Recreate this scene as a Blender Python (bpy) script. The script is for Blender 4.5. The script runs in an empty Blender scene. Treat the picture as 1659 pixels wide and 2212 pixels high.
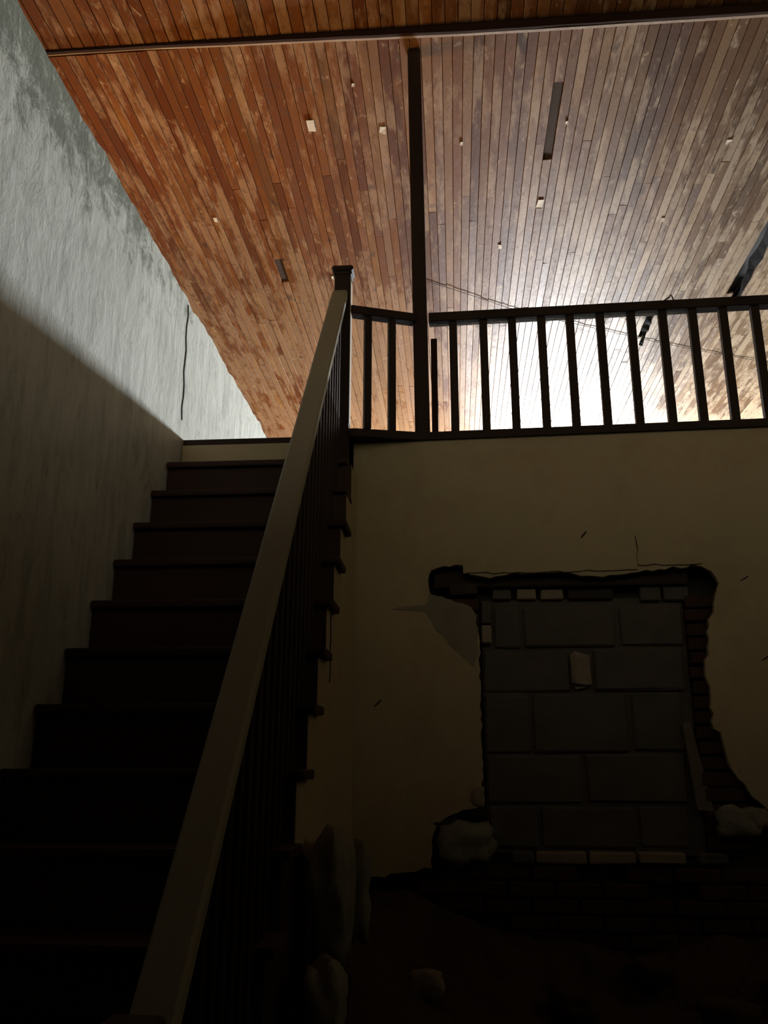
import bpy, bmesh, math, random
from mathutils import Matrix, Vector, noise
from mathutils.geometry import tessellate_polygon

random.seed(7)
H = 1.39                      # eye height above the lower floor; coordinates below are relative to the eye
S = bpy.context.scene
C = S.collection

# ------------------------------------------------------------------ camera, world, lights, exposure
cam_d = bpy.data.cameras.new('camera')
cam_d.sensor_fit = 'VERTICAL'; cam_d.sensor_height = 24.0
cam_d.lens = 1845.18 / 2212 * 24.0
cam_d.clip_start = 0.05
cam = bpy.data.objects.new('camera', cam_d); C.objects.link(cam)
right = Vector((0.99675077, 0.08051199, 0.002394))
up = Vector((0.02065805, -0.28425133, 0.95852722))
fwd = Vector((-0.07785343, 0.95536328, 0.28499095))
m = Matrix((right, up, -fwd)).transposed().to_4x4()
m.translation = (0, 0, H)
cam.matrix_world = m
S.camera = cam

world = bpy.data.worlds.new('dim_surroundings'); S.world = world
world.use_nodes = True
bg = world.node_tree.nodes['Background']
bg.inputs[0].default_value = (0.95, 0.82, 0.60, 1); bg.inputs[1].default_value = 0.74

def area(name, loc, aim, sx, sy, power, col):
    d = bpy.data.lights.new(name, 'AREA'); d.shape = 'RECTANGLE'; d.size = sx; d.size_y = sy
    d.energy = power; d.color = col
    o = bpy.data.objects.new(name, d); C.objects.link(o)
    o.location = Vector(loc) + Vector((0, 0, H))
    o.rotation_euler = Vector(aim).to_track_quat('-Z', 'Z').to_euler()
    return o
# daylight entering through the low window of the far upper wall and the window of the left upper wall
area('far_window_daylight', (2.0, 15.06, 2.87), (0, -1, 0), 2.7, 0.85, 2900, (0.93, 0.97, 1.0))
area('left_window_daylight', (-3.36, 5.2, 2.55), (1, 0, 0), 0.9, 0.9, 80, (1.0, 0.60, 0.25))

S.view_settings.view_transform = 'Standard'; S.view_settings.look = 'None'
S.view_settings.exposure = 0.0; S.view_settings.gamma = 1.0
S.view_settings.use_curve_mapping = False

# ------------------------------------------------------------------ materials
class NT:
    def __init__(self, name, rough=0.8, spec=0.3):
        self.m = bpy.data.materials.new(name); self.m.use_nodes = True
        self.t = self.m.node_tree; self.b = self.t.nodes['Principled BSDF']
        self.b.inputs['Roughness'].default_value = rough
        self.b.inputs['Specular IOR Level'].default_value = spec
        self.pos = self.n('ShaderNodeNewGeometry').outputs['Position']
    def n(self, k, **kw):
        x = self.t.nodes.new(k)
        for a, v in kw.items(): setattr(x, a, v)
        return x
    def l(self, a, b): self.t.links.new(a, b)
    def map(self, sc=(1, 1, 1), off=None, src=None):
        x = self.n('ShaderNodeMapping'); x.inputs['Scale'].default_value = sc
        self.l(src or self.pos, x.inputs['Vector'])
        if off is not None: self.l(off, x.inputs['Location'])
        return x.outputs[0]
    def noise(self, scale, sc=(1, 1, 1), detail=5, rough=0.6, off=None, dist=0):
        x = self.n('ShaderNodeTexNoise'); x.inputs['Scale'].default_value = scale
        x.inputs['Detail'].default_value = detail; x.inputs['Roughness'].default_value = rough
        x.inputs['Distortion'].default_value = dist
        self.l(self.map(sc, off), x.inputs['Vector']); return x.outputs['Fac']
    def ramp(self, fac, stops):
        x = self.n('ShaderNodeValToRGB'); e = x.color_ramp.elements
        while len(e) < len(stops): e.new(0.5)
        for i, (p, c) in enumerate(stops):
            e[i].position = p; e[i].color = (*c, 1) if len(c) == 3 else c
        self.l(fac, x.inputs[0]); return x.outputs[0]
    def step(self, fac, a, b): return self.ramp(fac, [(a, (0, 0, 0)), (b, (1, 1, 1))])
    def mix(self, fac, a, b, mode='MIX'):
        x = self.n('ShaderNodeMix', data_type='RGBA', blend_type=mode)
        for s, v in ((x.inputs[0], fac), (x.inputs[6], a), (x.inputs[7], b)):
            if hasattr(v, 'is_linked'): self.l(v, s)
            elif isinstance(v, tuple): s.default_value = (*v, 1)
            else: s.default_value = v
        return x.outputs[2]
    def math(self, op, a, b=0.0):
        x = self.n('ShaderNodeMath', operation=op)
        for s, v in ((x.inputs[0], a), (x.inputs[1], b)):
            if hasattr(v, 'is_linked'): self.l(v, s)
            else: s.default_value = v
        return x.outputs[0]
    def sep(self, i):
        x = self.n('ShaderNodeSeparateXYZ'); self.l(self.pos, x.inputs[0]); return x.outputs[i]
    def rnd(self): return self.n('ShaderNodeObjectInfo').outputs['Random']
    def bump(self, h, strength=0.3, dist=0.01):
        x = self.n('ShaderNodeBump'); x.inputs['Strength'].default_value = strength
        x.inputs['Distance'].default_value = dist
        self.l(h, x.inputs['Height']); self.l(x.outputs[0], self.b.inputs['Normal'])
    def col(self, c):
        if hasattr(c, 'is_linked'): self.l(c, self.b.inputs['Base Color'])
        else: self.b.inputs['Base Color'].default_value = (*c, 1)
        return self

def simple(name, c1, c2, scale=6, rough=0.8, sc=(1, 1, 1), bump=0.3, spec=0.3):
    t = NT(name, rough, spec)
    f = t.noise(scale, sc)
    t.col(t.mix(t.step(f, 0.3, 0.7), c1, c2)); t.bump(t.noise(scale * 6, sc), bump, 0.006)
    return t.m

def ceiling_wood():
    t = NT('worn_varnished_board', 0.4, 0.06)
    R = t.rnd()
    off = t.n('ShaderNodeCombineXYZ'); t.l(t.math('MULTIPLY', R, 37.0), off.inputs[0]); t.l(t.math('MULTIPLY', R, 91.0), off.inputs[1])
    off = off.outputs[0]
    base = t.ramp(R, [(0.0, (0.15, 0.046, 0.012)), (0.3, (0.23, 0.076, 0.018)), (0.55, (0.28, 0.100, 0.025)),
                      (0.8, (0.20, 0.075, 0.024)), (0.93, (0.34, 0.155, 0.055)), (1.0, (0.09, 0.038, 0.018))])
    # boards right of the middle are greyer
    x = t.sep(0)
    n0 = t.noise(0.5, (1, 0.5, 1))
    fade = t.math('ADD', t.math('MULTIPLY', x, 0.26), t.math('MULTIPLY', n0, 0.5))
    fade = t.step(fade, 0.10, 0.85)
    grey = t.ramp(R, [(0.0, (0.095, 0.054, 0.032)), (0.4, (0.145, 0.088, 0.054)), (0.75, (0.18, 0.11, 0.066)), (0.93, (0.30, 0.21, 0.13)), (1, (0.08, 0.05, 0.033))])
    c = t.mix(fade, base, grey)
    redn = t.math('SUBTRACT', t.math('MULTIPLY', x, -0.40), t.math('MULTIPLY', t.noise(1.1, (1, .3, 1)), 0.9))
    c = t.mix(t.math('MULTIPLY', t.step(redn, 0.1, 0.6), 0.6), c, (0.17, 0.040, 0.014))
    c = t.mix(1.0, c, (0.68, 0.62, 0.50), 'MULTIPLY')
    grain = t.noise(9, (6, 0.5, 1), 6, 0.65, off)
    c = t.mix(t.math('MULTIPLY', t.step(grain, 0.35, 0.75), 0.4), c, t.mix(0.5, c, (0.07, 0.03, 0.015)))
    # long ochre and dark streaks within each board
    lon = t.noise(1.0, (3.0, 0.7, 1), 4, 0.6, off)
    c = t.mix(t.math('MULTIPLY', t.step(lon, 0.55, 0.72), 0.55), c, t.mix(fade, (0.34, 0.150, 0.035), (0.26, 0.18, 0.11)))
    # worn, pale patches where the varnish has flaked, gathered in clusters
    clus = t.noise(0.45, (1, 0.8, 1), 3, 0.5)
    wear = t.noise(2.2, (2.6, 0.6, 1), 7, 0.72, off)
    ws = t.math('ADD', wear, t.math('MULTIPLY', t.math('SUBTRACT', clus, 0.5), 0.5))
    far = t.n('ShaderNodeMapRange'); far.inputs[1].default_value = 5.6; far.inputs[2].default_value = 9.0; t.l(t.sep(1), far.inputs[0])
    ws = t.math('ADD', ws, t.math('MULTIPLY', far.outputs[0], 0.13))     # more pale patches towards the far end
    c = t.mix(t.math('MULTIPLY', t.step(ws, 0.53, 0.63), 0.52), c, t.mix(fade, (0.36, 0.215, 0.115), (0.44, 0.35, 0.25)))
    fl = t.noise(26, (1.0, 0.6, 1), 5, 0.65, off)
    c = t.mix(t.math('MULTIPLY', t.step(fl, 0.57, 0.66), 0.55), c, (0.075, 0.04, 0.024))
    fl2 = t.noise(15, (1, 0.5, 1), 4, 0.65, off, 0.6)
    c = t.mix(t.math('MULTIPLY', t.step(fl2, 0.62, 0.70), 0.5), c, t.mix(fade, (0.42, 0.26, 0.13), (0.50, 0.42, 0.32)))
    kn = t.noise(3.1, (1.6, 1.1, 1), 2, 0.5, off)
    c = t.mix(t.math('MULTIPLY', t.step(kn, 0.70, 0.76), 0.7), c, (0.05, 0.025, 0.015))
    t.col(c)
    rg = t.math('ADD', t.math('MULTIPLY', grain, 0.22), t.math('MULTIPLY', t.step(fl, .5, .7), 0.12))
    t.l(t.math('ADD', t.math('ADD', rg, 0.26), t.math('MULTIPLY', t.math('FRACT', t.math('MULTIPLY', R, 7.3)), 0.16)), t.b.inputs['Roughness'])
    t.bump(t.math('ADD', t.math('MULTIPLY', wear, 1.0), t.math('MULTIPLY', fl, 0.5)), 0.35, 0.006)
    return t.m

def plaster(name, c1, c2, c3, mould=False, streak=False):
    t = NT(name, 0.85, 0.25)
    a = t.noise(1.3, (1, 1, 1), 6, 0.6)
    c = t.mix(t.step(a, 0.35, 0.65), c1, c2)
    b = t.noise(3.2, (1, 1, 0.8), 6, 0.65, dist=0.4)
    c = t.mix(t.math('MULTIPLY', t.step(b, 0.5, 0.75), 0.6), c, c3)
    h = t.noise(18, (1, 1, 0.6), 8, 0.7)
    if streak:
        s = t.noise(13, (1, 1, 0.16), 6, 0.7, dist=0.3)
        c = t.mix(t.math('MULTIPLY', t.step(s, 0.47, 0.66), 0.45), c, (0.25, 0.27, 0.245))
        d = t.noise(6, (1, 1, 0.5), 8, 0.75, dist=0.5)
        c = t.mix(t.math('MULTIPLY', t.step(d, 0.52, 0.64), 0.6), c, (0.27, 0.29, 0.255))
        h = t.math('ADD', h, t.math('MULTIPLY', d, 1.5))
    if mould:                      # a band of mould below the broken top edge
        z = t.sep(2); y = t.sep(1)
        mz = t.n('ShaderNodeMapRange'); mz.inputs[1].default_value = H + 2.05; mz.inputs[2].default_value = H + 2.66
        t.l(z, mz.inputs[0])
        my = t.n('ShaderNodeMapRange'); my.inputs[1].default_value = 5.0; my.inputs[2].default_value = 2.6; t.l(y, my.inputs[0])
        k = t.math('MULTIPLY', mz.outputs[0], t.math('ADD', t.math('MULTIPLY', my.outputs[0], 0.75), 0.25))
        mo = t.math('ADD', t.noise(7, (1, 1, 1), 10, 0.82, dist=0.5), t.math('MULTIPLY', k, 0.32))
        c = t.mix(t.math('MULTIPLY', t.step(mo, 0.64, 0.76), 0.8), c, (0.075, 0.085, 0.06))
        c = t.mix(t.math('MULTIPLY', t.step(k, 0.3, 1.0), 0.28), c, (0.22, 0.24, 0.17))
    t.col(c); t.bump(h, 0.45, 0.012)
    return t.m

M_board = ceiling_wood()
M_left = plaster('mouldy_limewash_plaster', (0.56, 0.585, 0.54), (0.48, 0.505, 0.46), (0.62, 0.64, 0.60), True, True)
M_far = plaster('old_cream_plaster', (0.45, 0.365, 0.225), (0.40, 0.34, 0.205), (0.34, 0.255, 0.155))
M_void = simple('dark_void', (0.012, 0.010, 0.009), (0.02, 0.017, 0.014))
M_dark = simple('dark_stained_timber', (0.024, 0.014, 0.010), (0.038, 0.023, 0.017), 5, 0.6, (1, 1, 0.2), spec=0.15)
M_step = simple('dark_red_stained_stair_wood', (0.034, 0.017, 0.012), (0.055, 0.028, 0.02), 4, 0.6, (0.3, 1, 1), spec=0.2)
M_rail = simple('worn_painted_handrail', (0.25, 0.235, 0.17), (0.30, 0.28, 0.20), 5, 0.6, (1, 0.3, 0.3))
M_beam = simple('brown_beam', (0.030, 0.014, 0.008), (0.05, 0.022, 0.012), 5, 0.8, (0.2, 1, 1), spec=0.08)
M_lit_batten = simple('lit_batten_pale', (0.42, 0.30, 0.20), (0.30, 0.19, 0.12), 6, 0.6)
M_block = simple('grey_concrete_block', (0.085, 0.075, 0.064), (0.115, 0.10, 0.085), 7, 0.95, bump=0.6)
M_mortar = simple('dirty_mortar', (0.035, 0.030, 0.025), (0.06, 0.05, 0.04), 9, 1.0, bump=0.7)
M_palebrick = simple('pale_cement_brick', (0.30, 0.25, 0.18), (0.22, 0.185, 0.14), 9, 0.9, bump=0.5)
M_brick = simple('sooty_red_brick', (0.042, 0.024, 0.016), (0.065, 0.034, 0.022), 8, 0.95, bump=0.6)
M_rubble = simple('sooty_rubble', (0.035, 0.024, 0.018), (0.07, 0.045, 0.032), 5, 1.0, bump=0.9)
M_stone = simple('grey_green_plaster_debris', (0.17, 0.165, 0.13), (0.25, 0.24, 0.19), 8, 0.95, bump=0.7)
M_floor = simple('dusty_upper_floor', (0.20, 0.15, 0.10), (0.27, 0.21, 0.15), 3)
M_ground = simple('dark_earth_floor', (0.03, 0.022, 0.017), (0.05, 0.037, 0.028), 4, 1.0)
M_wire = simple('black_cable', (0.02, 0.02, 0.02), (0.035, 0.03, 0.03))
M_flake_and_lit = simple('peeling_paint_and_lit_edge', (0.6, 0.52, 0.42), (0.5, 0.42, 0.33))
M_tar = simple('black_tar_paper', (0.012, 0.012, 0.014), (0.03, 0.03, 0.033), 8, 0.9, spec=0.05)
def web_mat():
    t = NT('dusty_cobweb', 0.9, 0.1); t.col((0.45, 0.43, 0.4))
    tr = t.n('ShaderNodeBsdfTransparent'); mx = t.n('ShaderNodeMixShader')
    f = t.noise(40, (1, 1, 2.5), 4, 0.7); t.l(t.ramp(f, [(0.42, (0.08, 0.08, 0.08)), (0.7, (0.55, 0.55, 0.55))]), mx.inputs[0])
    t.l(tr.outputs[0], mx.inputs[1]); t.l(t.b.outputs[0], mx.inputs[2])
    t.l(mx.outputs[0], t.t.nodes['Material Output'].inputs[0]); return t.m
M_web = web_mat()

# ------------------------------------------------------------------ builders
def wl(o):
    v = o.location.copy()
    while o.parent: o = o.parent; v += o.location
    return v
def put(name, mesh, mat, loc, parent=None):
    """link a mesh object at loc (eye-relative unless parented, handled here)"""
    o = bpy.data.objects.new(name, mesh); C.objects.link(o)
    w = Vector(loc) + Vector((0, 0, H))
    if parent: o.parent = parent; o.location = w - wl(parent)
    else: o.location = w
    if mat and not mesh.materials: mesh.materials.append(mat)
    return o
def mk(name, verts, faces, mat, parent=None, smooth=False):
    """mesh from eye-relative coordinates with its origin at its base centre"""
    xs = [v[0] for v in verts]; ys = [v[1] for v in verts]; zs = [v[2] for v in verts]
    c = Vector(((min(xs) + max(xs)) / 2, (min(ys) + max(ys)) / 2, min(zs)))
    me = bpy.data.meshes.new(name)
    me.from_pydata([tuple(Vector(v) - c) for v in verts], [], faces); me.update()
    bm = bmesh.new(); bm.from_mesh(me); bmesh.ops.recalc_face_normals(bm, faces=bm.faces); bm.to_mesh(me); bm.free()
    if smooth:
        for p in me.polygons: p.use_smooth = True
    return put(name, me, mat, c, parent)
def box_bm(sx, sy, sz, bev, segs=1):
    bm = bmesh.new(); bmesh.ops.create_cube(bm, size=1)
    for v in bm.verts: v.co = Vector((v.co.x * sx, v.co.y * sy, (v.co.z + 0.5) * sz))
    if bev > 0: bmesh.ops.bevel(bm, geom=bm.edges[:], offset=bev, segments=segs, affect='EDGES', profile=0.6)
    return bm
def box(name, x0, x1, y0, y1, z0, z1, mat, parent=None, bev=0.004, jit=0.0):
    bm = box_bm(x1 - x0, y1 - y0, z1 - z0, bev)
    if jit:
        for v in bm.verts: v.co += Vector([random.uniform(-jit, jit) for _ in range(3)])
    me = bpy.data.meshes.new(name); bm.to_mesh(me); bm.free()
    return put(name, me, mat, ((x0 + x1) / 2, (y0 + y1) / 2, z0), parent)
def beam_between(name, a, b, w, h, mat, parent=None, bev=0.005, upv=(0, 0, 1)):
    """rectangular bar from a to b (top centre line), w wide, h deep below the line"""
    a = Vector(a); b = Vector(b); d = (b - a); L_ = d.length; d.normalize()
    s = d.cross(Vector(upv)).normalized(); n = s.cross(d)
    bm = box_bm(w, L_, h, bev)
    R = Matrix((s, d, n)).transposed()
    mid = (a + b) / 2
    vs = [mid + R @ (v.co - Vector((0, 0, h))) for v in bm.verts]
    fs = [[v.index for v in f.verts] for f in bm.faces]; bm.free()
    return mk(name, vs, fs, mat, parent)
def prism(name, poly, to3, t0, t1, mat, parent=None):
    """polygon (2-D) extruded between t0 and t1; to3(u, v, t) -> 3-D"""
    tris = tessellate_polygon([[Vector((u, v, 0)) for u, v in poly]])
    n = len(poly)
    vs = [to3(u, v, t0) for u, v in poly] + [to3(u, v, t1) for u, v in poly]
    fs = [tuple(t) for t in tris] + [tuple(i + n for i in reversed(t)) for t in tris]
    fs += [(i, (i + 1) % n, (i + 1) % n + n, i + n) for i in range(n)]
    return mk(name, vs, fs, mat, parent)
def ragged(pts, step=0.03, amp=0.008):
    out = []
    for (a, b), (c, d) in zip(pts[:-1], pts[1:]):
        k = max(1, int(math.hypot(c - a, d - b) / step))
        for i in range(k):
            t = i / k; j = amp if i else amp * 0.4
            out.append((a + (c - a) * t + random.uniform(-j, j), b + (d - b) * t + random.uniform(-j, j)))
    out.append(pts[-1]); return out
def empty(name, loc, label=None, cat=None, group=None, kind=None):
    o = bpy.data.objects.new(name, None); C.objects.link(o); o.empty_display_size = 0.1
    o.location = Vector(loc) + Vector((0, 0, H)); tag(o, label, cat, group, kind); return o
def tag(o, label=None, cat=None, group=None, kind=None):
    for k, v in (('label', label), ('category', cat), ('group', group), ('kind', kind)):
        if v: o[k] = v
    return o
def struct(o, label): return tag(o, label, kind='structure')
def rock(name, c, size, mat, parent=None, seed=0, rough=0.35, rot=0.0, sub=3):
    bm = bmesh.new(); bmesh.ops.create_icosphere(bm, subdivisions=sub, radius=1)
    vs = []
    for v in bm.verts:
        p = v.co.copy(); k = max(abs(p.x), abs(p.y), abs(p.z)); p = p.lerp(p / k, 0.55)
        p *= 1 + rough * (noise.noise(p * 1.4 + Vector((seed * 7.1, seed, 3))) + 0.5 * noise.noise(p * 3.7 + Vector((seed, 9, 1))) + 0.35 * noise.noise(p * 9 + Vector((seed, 2, 8))))
        q = Vector((p.x * size[0], p.y * size[1], p.z * size[2])); q.rotate(Matrix.Rotation(rot, 3, 'Z'))
        vs.append(q + Vector(c))
    fs = [[v.index for v in f.verts] for f in bm.faces]; bm.free()
    return mk(name, vs, fs, mat, parent, True)

# ------------------------------------------------------------------ main dimensions (eye-relative)
L = 1.828          # upper floor level
ZC = 4.586         # ceiling underside
XL = -1.552        # stair side of the left wall
YW = 4.57          # face of the far wall of the stairwell
GF = -H            # lower floor
YE = 15.0         # end of the upper floor
XR = 5.2
RISE, RUN, Y0 = 0.23, 0.198, 4.50
def nz(k): return L - RISE * k
def ny(k): return Y0 - RUN * k

# ------------------------------------------------------------------ room shell
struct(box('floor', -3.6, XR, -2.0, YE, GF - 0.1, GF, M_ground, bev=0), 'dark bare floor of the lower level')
# upper floor: landing and the room behind the railing; its edge steps forward a little left of the tall post
fl_poly = [(XL, YW), (-0.60, YW), (-0.60, 4.46), (-0.53, 4.46), (-0.15, YW - 0.02), (XR, YW - 0.02 - 0.035 * (XR + 0.15)), (XR, YE), (XL, YE)]
struct(prism('floor_upper', fl_poly, lambda u, v, t: (u, v, t), L - 0.045, L, M_dark), 'edge of the dark upper floor under the railing')
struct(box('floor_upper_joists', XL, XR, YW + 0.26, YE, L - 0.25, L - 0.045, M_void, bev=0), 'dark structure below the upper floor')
struct(box('floor_side', -3.6, XL - 0.2, -2.0, YE, L - 0.2, L, M_floor, bev=0), 'floor of the side room beyond the low left wall')

# left wall: one plane, broken off at the top
top = [(YE, 2.69)]
y = YE
while y > -1.9:
    y -= random.uniform(0.03, 0.07)
    top.append((y, 2.692 + 0.030 * noise.noise(Vector((y * 2.3, 0, 0))) + 0.030 * noise.noise(Vector((y * 8, 4, 0))) + 0.012 * noise.noise(Vector((y * 25, 1, 0)))))
prof = [(-2.0, GF), (YE, GF)] + top + [(-2.0, 2.69)]
wl_ = struct(prism('wall_left', prof, lambda u, v, t: (t, u, v), XL, XL - 0.18, M_left), 'pale mouldy plaster wall with a broken top edge beside the stair')
# crack in it
def crack(name, pts, w, to3, parent, label=None):
    vs, fs = [], []
    n = len(pts)
    for sgn, tt in ((-1, 0.0), (1, 0.0), (-1, 0.004), (1, 0.004)):
        for i, (u, v) in enumerate(pts):
            ww = w * (0.25 + 0.75 * math.sin(math.pi * (i + 0.4) / n))
            vs.append(to3(u + sgn * ww, v, tt))
    for i in range(n - 1):
        fs += [(i, i + 1, i + 1 + n, i + n), (i + 2 * n, i + 1 + 2 * n, i + 1 + 3 * n, i + 3 * n),
               (i, i + 1, i + 1 + 2 * n, i + 2 * n), (i + n, i + 1 + n, i + 1 + 3 * n, i + 3 * n)]
    o = mk(name, vs, fs, M_void, parent)
    if label: o['label'] = label
    return o
crack('crack', [(4.47 + 0.012 * math.sin(i * 1.9) + 0.004 * i, 2.66 - i * 0.073) for i in range(11)], 0.007, lambda u, v, t: (XL + t, u, v), wl_, 'long black vertical crack')

# outer walls of the upper storey
def wall_with_hole(name, axis, at, thick, u0, u1, z0, z1, h, mat, label):
    root = struct(empty(name, (at if axis == 'x' else (u0 + u1) / 2, at if axis == 'y' else (u0 + u1) / 2, z0)), label)
    a, b, c, d = h
    for (p, q, r_, s) in ((u0, a, z0, z1), (b, u1, z0, z1), (a, b, z0, c), (a, b, d, z1)):
        if axis == 'y': box('wall_panel', p, q, at, at + thick, r_, s, mat, root, bev=0)
        else: box('wall_panel', at - thick, at, p, q, r_, s, mat, root, bev=0)
    return root
wall_with_hole('wall_back', 'y', YE, 0.2, -3.6, XR, GF, 4.8, (0.8, 3.5, 2.42, 3.32), M_far, 'far wall of the upper room with a low window')
wall_with_hole('wall_outer', 'x', -3.3, 0.2, -2.0, YE, L, 4.8, (4.7, 5.7, 2.05, 3.05), M_far, 'outer wall of the side room with a window')
def window_frame(name, axis, at, a, b, c, d, label):
    root = struct(empty(name, ((a + b) / 2 if axis == 'y' else at, at if axis == 'y' else (a + b) / 2, c)), label)
    for (p, q, r_, s) in ((a, a + .05, c, d), (b - .05, b, c, d), (a + .05, b - .05, c, c + .05), (a + .05, b - .05, d - .05, d)):
        if axis == 'y': box('window_frame', p, q, at, at + .04, r_, s, M_dark, root)
        else: box('window_frame', at - .04, at, p, q, r_, s, M_dark, root)
window_frame('window_1', 'y', YE + 0.002, 0.8, 3.5, 2.42, 3.32, 'low window of the far upper wall')
window_frame('window_2', 'x', -3.302, 4.7, 5.7, 2.05, 3.05, 'window of the side room')
struct(box('wall_behind', XL, XR, -2.2, -2.0, GF, L, M_far, bev=0), 'wall closing the lower level behind the viewer')
struct(box('unseen_shade_slab', XL, XR, -2.0, 1.38, L - 0.2, L, M_void, bev=0), 'unseen slab added over the near end to dim the lower stairwell')  # added out of view to keep ceiling light off the lower stairwell
struct(box('wall_right', XR, XR + 0.2, -2.0, YE, GF, 4.8, M_far, bev=0), 'right wall of the house')

# ------------------------------------------------------------------ board ceiling
YB = 4.44          # the cross batten
ceil = struct(empty('ceiling', (1.0, 8.0, ZC)), 'orange brown ceiling of narrow worn boards')
box('ceiling_deck', -3.6, XR, -2.0, YE, ZC + 0.10, ZC + 0.22, M_void, ceil, bev=0)
bm = bmesh.new()
c_ = 0.035
prof_b = [(-0.5, 1), (0.5, 1), (0.5, 0.22), (0.5 - c_, 0), (-0.5 + c_, 0), (-0.5, 0.22)]
va = [bm.verts.new((x_, -0.5, z_)) for x_, z_ in prof_b]; vb = [bm.verts.new((x_, 0.5, z_)) for x_, z_ in prof_b]
bm.faces.new(va[::-1]); bm.faces.new(vb)
for i in range(6): bm.faces.new((va[i], va[(i + 1) % 6], vb[(i + 1) % 6], vb[i]))
bmesh.ops.recalc_face_normals(bm, faces=bm.faces)
board_me = bpy.data.meshes.new('board'); bm.to_mesh(board_me); bm.free(); board_me.materials.append(M_board)
def board(x, y0, y1, w, parent, dz):
    o = put('board', board_me, None, (x, (y0 + y1) / 2, ZC + dz), parent)
    o.scale = (w, y1 - y0, 0.022)
    o.rotation_euler = (0, random.gauss(0, 0.02), 0)
    return o
dark_me = board_me.copy(); dark_me.materials.clear(); dark_me.materials.append(simple('darkened_board', (0.05, 0.033, 0.024), (0.07, 0.045, 0.03), 6, 0.85, (1, .2, 1), spec=0.05))
PW = 0.0705
YX = 12.2          # boards are laid to here in view
box('ceiling_panel', -3.6, XR, YX + 0.004, YE, ZC, ZC + 0.10, M_board, ceil, bev=0)
holes = {round((0.84 + 2.78) / PW): (4.95, 5.75, 1), round((2.14 + 2.78) / PW): (8.25, 8.75), round((-1.61 + 2.78) / PW): (6.95, 7.35, 1),
         round((2.84 + 2.78) / PW): (6.5, 7.9), round((2.92 + 2.78) / PW): (6.9, 8.1)}
nb = int((XR - 0.02 + 2.78) / PW)
for i in range(nb):
    x = -2.78 + i * PW
    w = PW - 0.002
    dz = random.gauss(0, 0.0012)
    cuts = [YB + 0.02]
    y = YB + random.uniform(1.0, 4.6)
    while y < YX - 0.8: cuts.append(y); y += random.uniform(3.0, 4.8)
    cuts.append(YX)
    h = holes.get(i)
    for a, b in zip(cuts[:-1], cuts[1:]):
        segs = [(a, b)]
        if h and a < h[1] and b > h[0]:
            segs = [s for s in ((a, h[0]), (h[1], b)) if s[1] - s[0] > 0.05]
        if h and len(h) == 3 and a < h[0] < b:
            d_ = board(x, h[0] + .002, min(h[1], b) - .002, w, ceil, 0.012); d_.data = dark_me
        for p, q in segs: board(x, p + 0.002, q - 0.002, w, ceil, dz + random.gauss(0, 0.0008))
# nearer field of boards, past the batten
near = struct(empty('ceiling_near', (0, 2.0, ZC)), 'nearer part of the board ceiling beyond the cross batten')
for i in range(int(5.4 / 0.083)):
    board(-2.75 + i * 0.083, 0.2, YB - 0.03, 0.080, near, 0.012 + random.gauss(0, 0.001))
# scraps of pale paint hanging from the boards
for k, (x, y, sx, sy) in enumerate([(-0.98, 5.23, .055, .12), (-0.45, 5.32, .05, .08), (0.81, 6.3, .05, .12), (0.14, 5.51, .02, .04),
                                    (2.18, 5.65, .04, .05), (-0.62, 4.86, .02, .03), (0.92, 5.35, .02, .04), (1.9, 6.6, .03, .05),
                                    (0.5, 6.9, .03, .07), (-2.0, 6.3, .03, .06), (-1.1, 7.3, .03, .06)]):
    o = box('paint_flake', x - sx / 2, x + sx / 2, y - sy / 2, y + sy / 2, ZC - 0.006, ZC - 0.003, M_flake_and_lit, ceil, bev=0.001, jit=0.003)
    o.rotation_euler = (random.uniform(-.05, .05), random.uniform(-.06, .06), random.uniform(-.15, .15))
# cross batten: brown strip, plus a pale strip painting in its lit lower edge
tr = struct(empty('trim_1', (0.3, YB, ZC - 0.05)), 'dark cross batten between the two fields of the board ceiling')
def strip(name, ya, yb, zl, zr, mat):
    n = 40; vs = []; fs = []
    for i in range(n + 1):
        x = -2.85 + i * (XR + 2.85) / n
        z = zl + (zr - zl) * min(1, max(0, (x + 2.0) / 2.2)) + random.uniform(-0.002, 0.002)
        vs += [(x, ya, z), (x, yb, z), (x, yb, ZC + 0.03), (x, ya, ZC + 0.03)]
    for i in range(n):
        a = 4 * i
        for j in range(4): fs.append((a + j, a + (j + 1) % 4, a + 4 + (j + 1) % 4, a + 4 + j))
    fs += [(0, 1, 2, 3), (4 * n, 4 * n + 1, 4 * n + 2, 4 * n + 3)]
    return mk(name, vs, fs, mat, tr)
strip('batten', YB - 0.026, YB - 0.004, ZC - 0.006, ZC - 0.050, M_beam)
strip('lit_batten_edge', YB - 0.004, YB + 0.016, ZC + 0.006, ZC - 0.0505, M_lit_batten)

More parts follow.
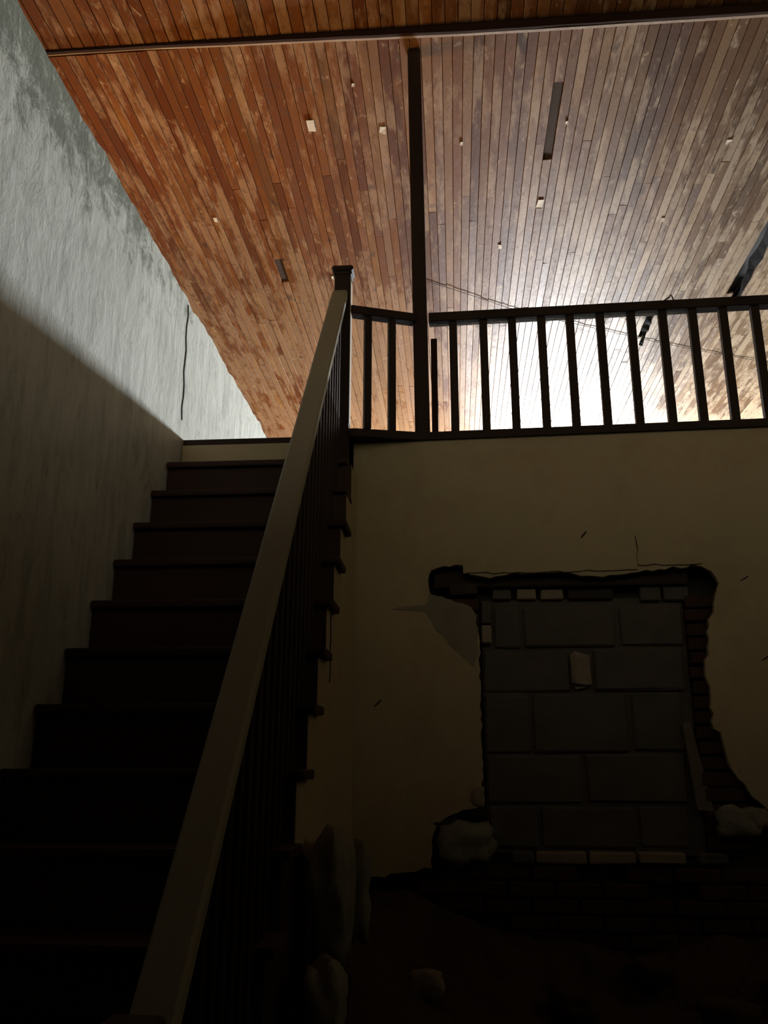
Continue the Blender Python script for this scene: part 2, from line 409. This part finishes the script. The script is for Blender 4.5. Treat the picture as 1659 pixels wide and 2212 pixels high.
# ------------------------------------------------------------------ far wall with the blocked window
wf = struct(empty('wall_far', (-0.15, YW, GF)), 'cream plaster wall below the railing with a blocked-up window')
hole = [(2.6, -0.50), (2.2, -0.42), (1.85, -0.33), (1.52, -0.214), (1.442, -0.143), (1.385, -0.056), (1.345, 0.025), (1.324, 0.167), (1.289, 0.18), (1.293, 0.355), (1.275, 0.448),
        (1.306, 0.59), (1.32, 0.73), (1.35, 0.771), (1.369, 0.857), (1.392, 0.919), (1.358, 0.982), (1.313, 1.013), (1.266, 1.026),
        (1.24, 1.012), (1.095, 1.006), (0.948, 0.986), (0.8, 0.97), (0.654, 0.988), (0.507, 1.0), (0.309, 0.996), (0.208, 0.974),
        (0.097, 1.001), (0.06, 1.048), (-0.04, 1.05), (-0.112, 1.025), (-0.132, 0.966), (-0.118, 0.889), (-0.031, 0.863), (0.092, 0.823),
        (0.128, 0.773), (0.135, 0.6), (0.135, 0.359), (0.137, 0.08), (0.125, -0.145), (0.112, -0.201), (0.03, -0.208), (-0.052, -0.246),
        (-0.099, -0.283), (-0.123, -0.327), (-0.129, -0.485), (-0.274, -0.508), (-0.40, -0.53), (-0.55, -0.55)]
outline = [(-0.55, L - 0.046), (XR - 0.25, L - 0.046), (XR - 0.25, -0.50)] + ragged(hole)
prism('plaster_skin', outline, lambda u, v, t: (u, t, v), YW, YW + 0.04, M_far, wf)
box('masonry_core', -0.55, XR - 0.3, YW + 0.135, YW + 0.25, GF, L - 0.25, M_mortar, wf, bev=0)
# lintel strips, a little proud
for (a, b, c, d) in ((0.061, 0.979, 1.002, 1.103), (0.988, 1.317, 1.028, 1.101)):
    low = ragged([(b, c), (a, c)], 0.04, 0.006)
    prism('lintel', [(a, d), (b, d)] + low, lambda u, v, t: (u, t, v), YW - 0.010, YW + 0.02, M_far, wf)
box('timber_lintel', -0.10, 1.25, YW + 0.055, YW + 0.13, 0.935, 1.06, M_dark, wf, jit=0.004)
box('ledge_stone', -0.018, 0.134, YW + 0.03, YW + 0.12, 0.897, 0.949, M_mortar, wf, 0.006, 0.003)
for a, b, c, d in [(0.216, 0.363, 0.61, 0.832), (0.378, 0.858, 0.613, 0.828), (0.883, 1.211, 0.614, 0.828), (0.151, 0.611, 0.38, 0.59),
                   (0.733, 1.194, 0.382, 0.595), (0.151, 0.39, 0.07, 0.361), (0.404, 0.886, 0.07, 0.364), (0.91, 1.169, 0.078, 0.367),
                   (0.154, 0.638, -0.181, 0.054), (0.662, 1.156, -0.171, 0.059), (0.158, 0.404, -0.392, -0.197), (0.422, 0.888, -0.388, -0.195), (0.906, 1.15, -0.385, -0.193)]:
    j = random.uniform(0, 0.012)
    box('concrete_block', a + .002, b - .002, YW + 0.085 + j, YW + 0.14, c, d, M_block, wf, 0.009, 0.003)
box('mortar_bed', 0.15, 1.22, YW + 0.107, YW + 0.14, -0.42, 0.87, M_block, wf, bev=0)
for i, (a, b, c, d) in enumerate([(0.215, 0.315, 0.871, 0.928), (0.346, 0.451, 0.869, 0.928), (0.476, 0.596, 0.867, 0.921), (0.621, 0.859, 0.865, 0.918), (1.002, 1.11, 0.85, 0.929), (1.12, 1.252, 0.85, 0.928)]):
    box('brick', a, b, YW + 0.08, YW + 0.14, c, d, (M_block, M_palebrick, M_palebrick, M_mortar, M_block, M_block)[i], wf, 0.006, 0.002)
box('brick', 0.150, 0.202, YW + 0.07, YW + 0.13, 0.740, 0.864, M_block, wf, 0.006, 0.002)
box('brick', 0.150, 0.202, YW + 0.065, YW + 0.13, 0.634, 0.729, M_palebrick, wf, 0.006, 0.002)
p_ = box('mortar_patch', 0.62, 0.715, YW + 0.062, YW + 0.11, 0.395, 0.578, M_palebrick, wf, 0.02, 0.009)
for i, (a, b, c, d) in enumerate([(0.27, 0.374, -0.461, -0.409), (0.388, 0.631, -0.459, -0.407), (0.645, 0.868, -0.457, -0.405), (0.881, 1.107, -0.454, -0.403), (1.17, 1.304, -0.452, -0.404)]):
    box('sill_brick', a, b, YW + 0.03, YW + 0.14, c, d, M_palebrick if 0 < i < 4 else M_block, wf, 0.007, 0.003)
# pale jamb strip, leaning
prism('jamb_strip', [(1.150, 0.21), (1.190, 0.225), (1.262, -0.21), (1.185, -0.205)], lambda u, v, t: (u, t, v), YW + 0.05, YW + 0.085, simple('jamb_plaster', (0.17, 0.14, 0.10), (0.12, 0.10, 0.07)), wf)
# red jamb bricks at the right and left of the blocking
zz = -0.39
while zz < 0.84:
    box('jamb_brick', 1.215 + random.uniform(0, .012), 1.42, YW + 0.045 + random.uniform(0, .02), YW + 0.14, zz, zz + 0.062, M_brick, wf, 0.006, 0.003)
    if zz > -0.25: box('jamb_brick', -0.02, 0.138, YW + 0.05, YW + 0.14, zz, zz + 0.062, M_brick, wf, 0.006, 0.003)
    zz += 0.075
# exposed brick courses under the fallen plaster
bb = box_bm(0.215, 0.09, 0.062, 0.006)
for v in bb.verts: v.co += Vector([random.uniform(-.002, .002) for _ in range(3)])
brick_me = bpy.data.meshes.new('brick'); bb.to_mesh(brick_me); bb.free(); brick_me.materials.append(M_brick)
row = 0; z = -0.475
while z - 0.062 > -1.05:
    x = -0.44 + (0.114 if row % 2 else 0)
    while x < 2.5:
        if random.random() > 0.08 and (x > -0.1 or z < -0.63) and (z > -0.9 or random.random() > .3):
            o = put('brick', brick_me, None, (x + random.uniform(-.004, .004), YW + 0.093 + random.uniform(-.012, .015), z - 0.062), wf)
            o.rotation_euler = (random.gauss(0, .02), random.gauss(0, .01), random.gauss(0, .02))
        x += 0.228
    z -= 0.075; row += 1
rock('mortar_lump', (0.03, YW + 0.05, -0.37), (0.14, 0.10, 0.10), M_stone, wf, 3)
rock('mortar_lump', (-0.07, YW + 0.06, -0.30), (0.07, 0.06, 0.07), M_mortar, wf, 5)
rock('mortar_lump', (1.36, YW + 0.05, -0.26), (0.10, 0.07, 0.08), M_stone, wf, 8)
rock('mortar_lump', (1.47, YW + 0.05, -0.24), (0.06, 0.05, 0.05), M_palebrick, wf, 9)
rock('mortar_lump', (1.40, YW + 0.05, 0.00), (0.03, 0.04, 0.05), M_stone, wf, 11)
rock('mortar_lump', (0.105, YW + 0.02, -0.15), (0.035, 0.03, 0.05), M_palebrick, wf, 12)

# unpainted undercoat beside the opening, pale scar, small gouges
prism('undercoat_patch', ragged([(-0.128, 0.90), (-0.03, 0.862), (0.09, 0.822), (0.126, 0.77), (0.133, 0.58), (0.10, 0.50), (0.0, 0.60), (-0.10, 0.72), (-0.15, 0.80), (-0.128, 0.90)], 0.03, 0.007)[:-1],
      lambda u, v, t: (u, t, v), YW - 0.004, YW + 0.01, simple('grey_undercoat', (0.26, 0.235, 0.165), (0.20, 0.18, 0.13), 5), wf)
prism('plaster_scar', ragged([(-0.34, 0.815), (-0.26, 0.83), (-0.15, 0.835), (-0.135, 0.805), (-0.19, 0.802), (-0.26, 0.808), (-0.34, 0.815)], 0.02, 0.005)[:-1],
      lambda u, v, t: (u, t, v), YW - 0.003, YW + 0.01, M_palebrick, wf)
for (u, v, a_, n_) in ((0.70, 1.185, 0.01, 4), (1.56, 0.52, 0.022, 4), (0.985, 1.19, 0.002, 6), (-0.42, 0.30, 0.012, 4), (1.50, 0.93, 0.02, 3)):
    crack('gouge', [(u + a_ * i, v + 0.012 * i if n_ < 6 else v - 0.02 * i) for i in range(n_)], 0.006 if n_ < 6 else 0.002, lambda p, q, t: (p, YW - t, q), wf)

# ------------------------------------------------------------------ staircase
XS = -0.53
st = empty('staircase', (-1.03, 3.1, GF), 'steep dark stained wooden staircase rising along the left wall', 'staircase')
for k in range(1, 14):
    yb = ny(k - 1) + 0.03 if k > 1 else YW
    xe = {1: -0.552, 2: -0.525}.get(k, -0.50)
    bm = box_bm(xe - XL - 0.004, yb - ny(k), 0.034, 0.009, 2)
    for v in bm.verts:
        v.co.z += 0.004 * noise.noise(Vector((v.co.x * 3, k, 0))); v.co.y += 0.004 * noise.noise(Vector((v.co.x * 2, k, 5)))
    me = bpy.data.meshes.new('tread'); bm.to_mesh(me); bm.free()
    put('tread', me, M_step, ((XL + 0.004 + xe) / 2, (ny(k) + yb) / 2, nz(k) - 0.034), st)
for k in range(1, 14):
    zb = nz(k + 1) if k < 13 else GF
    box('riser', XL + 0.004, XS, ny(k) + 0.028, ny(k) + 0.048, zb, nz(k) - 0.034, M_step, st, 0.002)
box('top_riser', XL + 0.004, XS - 0.06, YW - 0.028, YW - 0.002, nz(1), L - 0.045, M_far, st, 0.003)
# wall strip board along the left side
prism('stringer', [(ny(13), GF), (YW - .03, L - 0.32), (YW - .03, L - 0.62), (ny(13) + 0.35, GF)], lambda u, v, t: (t, u, v), XL + 0.03, XL + 0.07, M_step, st)
prism('stringer', [(ny(13) + .06, GF), (YW - .03, L - 0.32), (YW - .03, L - 0.62), (ny(13) + 0.35, GF)], lambda u, v, t: (t, u, v), XS - 0.10, XS - 0.06, M_step, st)

# spandrel wall under the open side of the stair
sp = struct(empty('wall_spandrel', (XS, 3.4, GF)), 'plastered wall filling the side below the stair treads')
def stepped(kmax, dy):
    pts = []
    for k in range(kmax, 0, -1):
        pts += [(ny(k) + dy, nz(k + 1) - 0.036 if k < 13 else GF), (ny(k) + dy, nz(k) - 0.036)]
    return pts
prof = stepped(8, 0.03)
prof[0] = (prof[0][0], -0.24)
poly = prof + [(YW, nz(1) - 0.036)] + ragged([(YW, -0.55), (4.2, -0.50), (3.85, -0.45), (3.6, -0.36), (3.35, -0.40), (3.15, -0.30), (2.98, -0.26), (prof[0][0], -0.24)], 0.03, 0.012)[:-1]
prism('plaster_skin', poly, lambda u, v, t: (t, u, v), XS, XS - 0.022, M_far, sp)
prof = stepped(13, 0.05)
prism('masonry_core', prof + [(YW, nz(1) - 0.036), (YW, GF)], lambda u, v, t: (t, u, v), XS - 0.024, XS - 0.055, M_step, sp)
crack('crack', [(3.66 + 0.01 * math.sin(i * 2.1), 0.70 - i * 0.045) for i in range(9)], 0.005, lambda u, v, t: (XS + t, u, v), sp)

# ------------------------------------------------------------------ stair handrail
hr = empty('stair_handrail', (-0.6, 3.0, GF), 'wide sloping handrail of the staircase with slim dark balusters and capped newel', 'handrail')
def rail_at(y): return Vector((-0.622 + (4.43 - y) * 0.0225, y, 2.68 + 1.16 * (y - 4.4)))
rd = Vector((0, 1, 1.16)).normalized(); rn = Vector((0, -rd.z, rd.y))
beam_between('handrail', rail_at(1.66), rail_at(4.40), 0.092, 0.045, M_rail, hr, 0.008)
for k in range(1, 14):
    for q in (0.045, 0.144):
        yb = ny(k) + q
        if yb > 4.36 or yb < 1.85: continue
        p = rail_at(yb)
        box('baluster', p.x - 0.014, p.x + 0.026, yb - 0.016, yb + 0.016, nz(k), p.z - 0.055, M_dark, hr, 0.003)
nw = box('newel_post', -0.655, -0.560, 4.395, 4.475, 1.33, 2.80, M_dark, hr, 0.005)
box('newel_cap', -0.672, -0.543, 4.378, 4.492, 2.80, 2.835, M_dark, nw, 0.010)
box('newel_cap', -0.663, -0.552, 4.387, 4.483, 2.775, 2.80, M_dark, nw, 0.006)
box('lit_edge_strip', -0.5598, -0.556, 4.40, 4.47, L + 0.01, 2.74, M_flake_and_lit, nw, 0.001)  # light on the newel's right face, painted in as a thin pale strip
box('newel_post', -0.615, -0.515, 1.555, 1.655, GF, -0.42, M_dark, hr, 0.006)

# ------------------------------------------------------------------ landing railing and tall post
px, py = -0.152, 4.62
vs = []
for z, dx in ((L, 0.0), (ZC - 0.001, -0.030)):
    for sx, sy in ((-1, -1), (1, -1), (1, 1), (-1, 1)): vs.append((px + dx + sx * 0.043, py + sy * 0.043, z))
po = mk('post', vs, [(0, 1, 2, 3), (4, 5, 6, 7)] + [(i, (i + 1) % 4, (i + 1) % 4 + 4, i + 4) for i in range(4)], M_dark)
bv = po.modifiers.new('bevel', 'BEVEL'); bv.width = 0.006; bv.segments = 2
tag(po, 'tall dark timber post rising from the railing corner to the ceiling', 'post')
lr = empty('landing_railing', (-0.152, 4.6, L), 'dark wooden railing with square balusters along the upper floor edge', 'railing')
ZR = 2.600
XE = 2.75
beam_between('top_rail', (px + 0.045, 4.60, ZR), (XE, 4.60, ZR - 0.01), 0.075, 0.06, M_dark, lr)
A = Vector((-0.560, 4.435, ZR - 0.010)); B = Vector((px - 0.043, 4.585, ZR - 0.005))
beam_between('top_rail', A, B, 0.07, 0.055, M_dark, lr)
bx = [0.037, 0.216, 0.385, 0.556, 0.721, 0.895, 1.071, 1.249, 1.417, 1.587, 1.764, 1.94, 2.115, 2.29, 2.46]
for x in bx:
    box('baluster', x - 0.023, x + 0.023, 4.578, 4.622, L, ZR - 0.06, M_dark, lr, 0.003)
for t in (0.275, 0.645):
    p = A.lerp(B, t)
    o = box('baluster', p.x - 0.021, p.x + 0.021, p.y - 0.02, p.y + 0.02, L, ZR - 0.063, M_dark, lr, 0.003)
    o.rotation_euler = (0, 0, math.atan2(B.y - A.y, B.x - A.x))
lr.rotation_euler = (0, 0, -0.035); wf.rotation_euler = (0, 0, -0.035)
# short board fixed beside the newel
tag(box('board_offcut', -0.100, -0.062, 4.70, 4.735, L, 2.50, M_beam, None, 0.003), 'short brown board standing upright just behind the tall post', 'board')

# cobwebs hanging under the top rail
bays = [(bx[i] + .023, bx[i + 1] - .023) for i in range(10)]
words = ['first', 'second', 'third', 'fourth', 'fifth', 'sixth', 'seventh', 'eighth', 'ninth', 'tenth']
def web(x0, x1, y, ztop, label):
    n = 8; vs = []; fs = []
    dep = random.uniform(0.018, 0.035)
    for i in range(n + 1):
        t = i / n; x = x0 + (x1 - x0) * t
        sag = dep * (0.35 + abs(2 * t - 1) ** 1.6) * random.uniform(.7, 1.2)
        vs += [(x, y, ztop), (x, y + random.uniform(-.012, .012), ztop - sag)]
    for i in range(n): fs.append((2 * i, 2 * i + 2, 2 * i + 3, 2 * i + 1))
    o = mk('cobweb', vs, fs, M_web)
    s_ = o.modifiers.new('solid', 'SOLIDIFY'); s_.thickness = 0.0015
    tag(o, label, 'cobweb', 'cobwebs under the railing')
web(-0.105, bx[0] - .023, 4.596, ZR - 0.0605, 'dusty cobweb under the rail between the tall post and the first baluster')
for i, (a, b) in enumerate(bays[:8]):
    web(a, b, 4.598 - 0.035 * ((a + b) / 2 + .15), ZR - 0.0625 - 0.0006 * i, 'dusty cobweb under the rail in the %s gap right of the first baluster' % words[i])

# ------------------------------------------------------------------ wire, hanging scraps
def tube(name, pts, r, mat, parent=None, n=6):
    vs, fs = [], []
    for i, p in enumerate(pts):
        d = (Vector(pts[min(i + 1, len(pts) - 1)]) - Vector(pts[max(i - 1, 0)])).normalized()
        s = d.cross(Vector((0.13, 0.2, 1))).normalized(); u_ = s.cross(d)
        for j in range(n):
            a = 2 * math.pi * j / n; vs.append(Vector(p) + r * (math.cos(a) * s + math.sin(a) * u_))
    for i in range(len(pts) - 1):
        for j in range(n): fs.append((i * n + j, i * n + (j + 1) % n, (i + 1) * n + (j + 1) % n, (i + 1) * n + j))
    fs += [tuple(range(n)), tuple(range((len(pts) - 1) * n, len(pts) * n))]
    return mk(name, vs, fs, mat, parent)
wp = [(-0.2, 7.42), (-0.15, 7.45), (0.25, 7.72), (0.61, 7.98), (1.06, 8.24), (1.7, 8.55), (2.36, 8.89), (3.0, 9.18), (3.75, 9.49), (4.6, 9.85)]
tag(tube('cable', [(x, y, ZC - 0.008) for x, y in wp], 0.0028, M_wire), 'thin dark cable pinned slantwise across the ceiling boards', 'cable')
def scrap(name, x, y0, y1, drop, w, label, seed):
    random.seed(seed); n = 9; vs = []; fs = []
    for i in range(n + 1):
        t = i / n; ww = w * (0.35 + 0.65 * math.sin(math.pi * min(1, t + .15))) * random.uniform(.6, 1.2)
        z = ZC - 0.004 - drop * t ** 1.5
        yy = y0 + (y1 - y0) * t
        vs += [(x - ww + random.uniform(-.01, .01), yy, z), (x + ww, yy, z + random.uniform(-.02, .01))]
    for i in range(n): fs.append((2 * i, 2 * i + 1, 2 * i + 3, 2 * i + 2))
    o = mk(name, vs, fs, M_tar); s_ = o.modifiers.new('solid', 'SOLIDIFY'); s_.thickness = 0.004
    tag(o, label, 'roofing scrap')
scrap('tar_paper_scrap', 2.88, 6.6, 7.95, 0.16, 0.06, 'large torn black strip hanging from a gap in the ceiling at the right', 3)
scrap('tar_paper_scrap', 2.14, 8.2, 8.75, 0.10, 0.045, 'small black scrap hanging from a hole in the ceiling behind the balusters', 5)
tw = tube('twig', [(1.235, 4.55, ZR - 0.001), (1.27, 4.55, ZR + 0.012), (1.30, 4.555, ZR + 0.034), (1.312, 4.55, ZR + 0.048), (1.318, 4.55, ZR + 0.03), (1.325, 4.55, ZR)], 0.004, M_dark)
tag(tw, 'small bent twig lying on top of the landing rail', 'twig')

# ------------------------------------------------------------------ rubble below the wall
random.seed(21)
nx_, ny_ = 70, 44
def heap(x, y):
    f_ = max(0.0, min(1.0, (y - 2.5) / 2.0))
    e = 0.55 + 0.25 * math.exp(-((x + 0.35) / 0.45) ** 2) + 0.12 * math.exp(-((x - 1.9) / .6) ** 2)
    n_ = noise.noise(Vector((x * 3, y * 3, 0))) * 0.09 + noise.noise(Vector((x * 8, y * 8, 2))) * 0.05 + noise.noise(Vector((x * 19, y * 19, 5))) * 0.022
    mound = 0.52 * math.exp(-((x + 0.42) / 0.28) ** 2 - ((y - 3.3) / 0.5) ** 2)
    return GF + max(-0.02, e * f_ ** 1.2 + mound + n_ * min(1, f_ * 3) * 0.8)
vs = []; fs = []
for j in range(ny_ + 1):
    for i in range(nx_ + 1):
        x = XS + 0.004 + (3.2 - XS) * i / nx_; y = 2.45 + (YW + 0.035 - 0.035 * (x + 0.15) - 2.45) * j / ny_
        vs.append((x, y, heap(x, y)))
for j in range(ny_):
    for i in range(nx_):
        a = j * (nx_ + 1) + i; fs.append((a, a + 1, a + nx_ + 2, a + nx_ + 1))
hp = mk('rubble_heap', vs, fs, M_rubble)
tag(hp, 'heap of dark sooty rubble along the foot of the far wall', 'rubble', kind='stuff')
def on_heap(x, y, h): return heap(x, y) + h
o = rock('plaster_slab', (-0.44, 3.22, -0.44), (0.07, 0.17, 0.22), M_stone, None, 2, 0.28); tag(o, 'largest grey green slab of fallen plaster standing against the stair side', 'plaster chunk')
o = rock('plaster_slab', (-0.40, 3.55, -0.46), (0.06, 0.08, 0.17), M_stone, None, 14, 0.3); tag(o, 'narrow grey plaster piece standing behind the largest plaster slab', 'plaster chunk')
o = rock('plaster_slab', (-0.42, 2.95, -0.72), (0.06, 0.11, 0.13), M_stone, None, 6, 0.3); tag(o, 'small plaster chunk lying lowest in front of the largest slab', 'plaster chunk')
o = rock('brick_fragment', (-0.135, 3.75, heap(-.135, 3.75) + 0.045), (0.07, 0.05, 0.05), M_palebrick, None, 4, 0.2); tag(o, 'pale brick fragment lying alone low in the middle of the heap', 'brick fragment')
spots = []
while len(spots) < 16:
    x = random.uniform(0.1, 2.2); y = random.uniform(3.3, 4.35)
    if all(math.hypot(x - p, y - q) > 0.27 for p, q in spots): spots.append((x, y))
for i, (x, y) in enumerate(spots):
    s = random.uniform(0.035, 0.085)
    o = rock('rubble_stone', (x, y, heap(x, y) + s * 0.72), (s * 1.3, s, s * 0.8), random.choice((M_brick, M_rubble, M_mortar)), None, 30 + i, 0.3, random.uniform(0, 3))
    tag(o, 'loose dark lump of masonry on the rubble heap', 'rubble', 'loose lumps on the rubble heap')
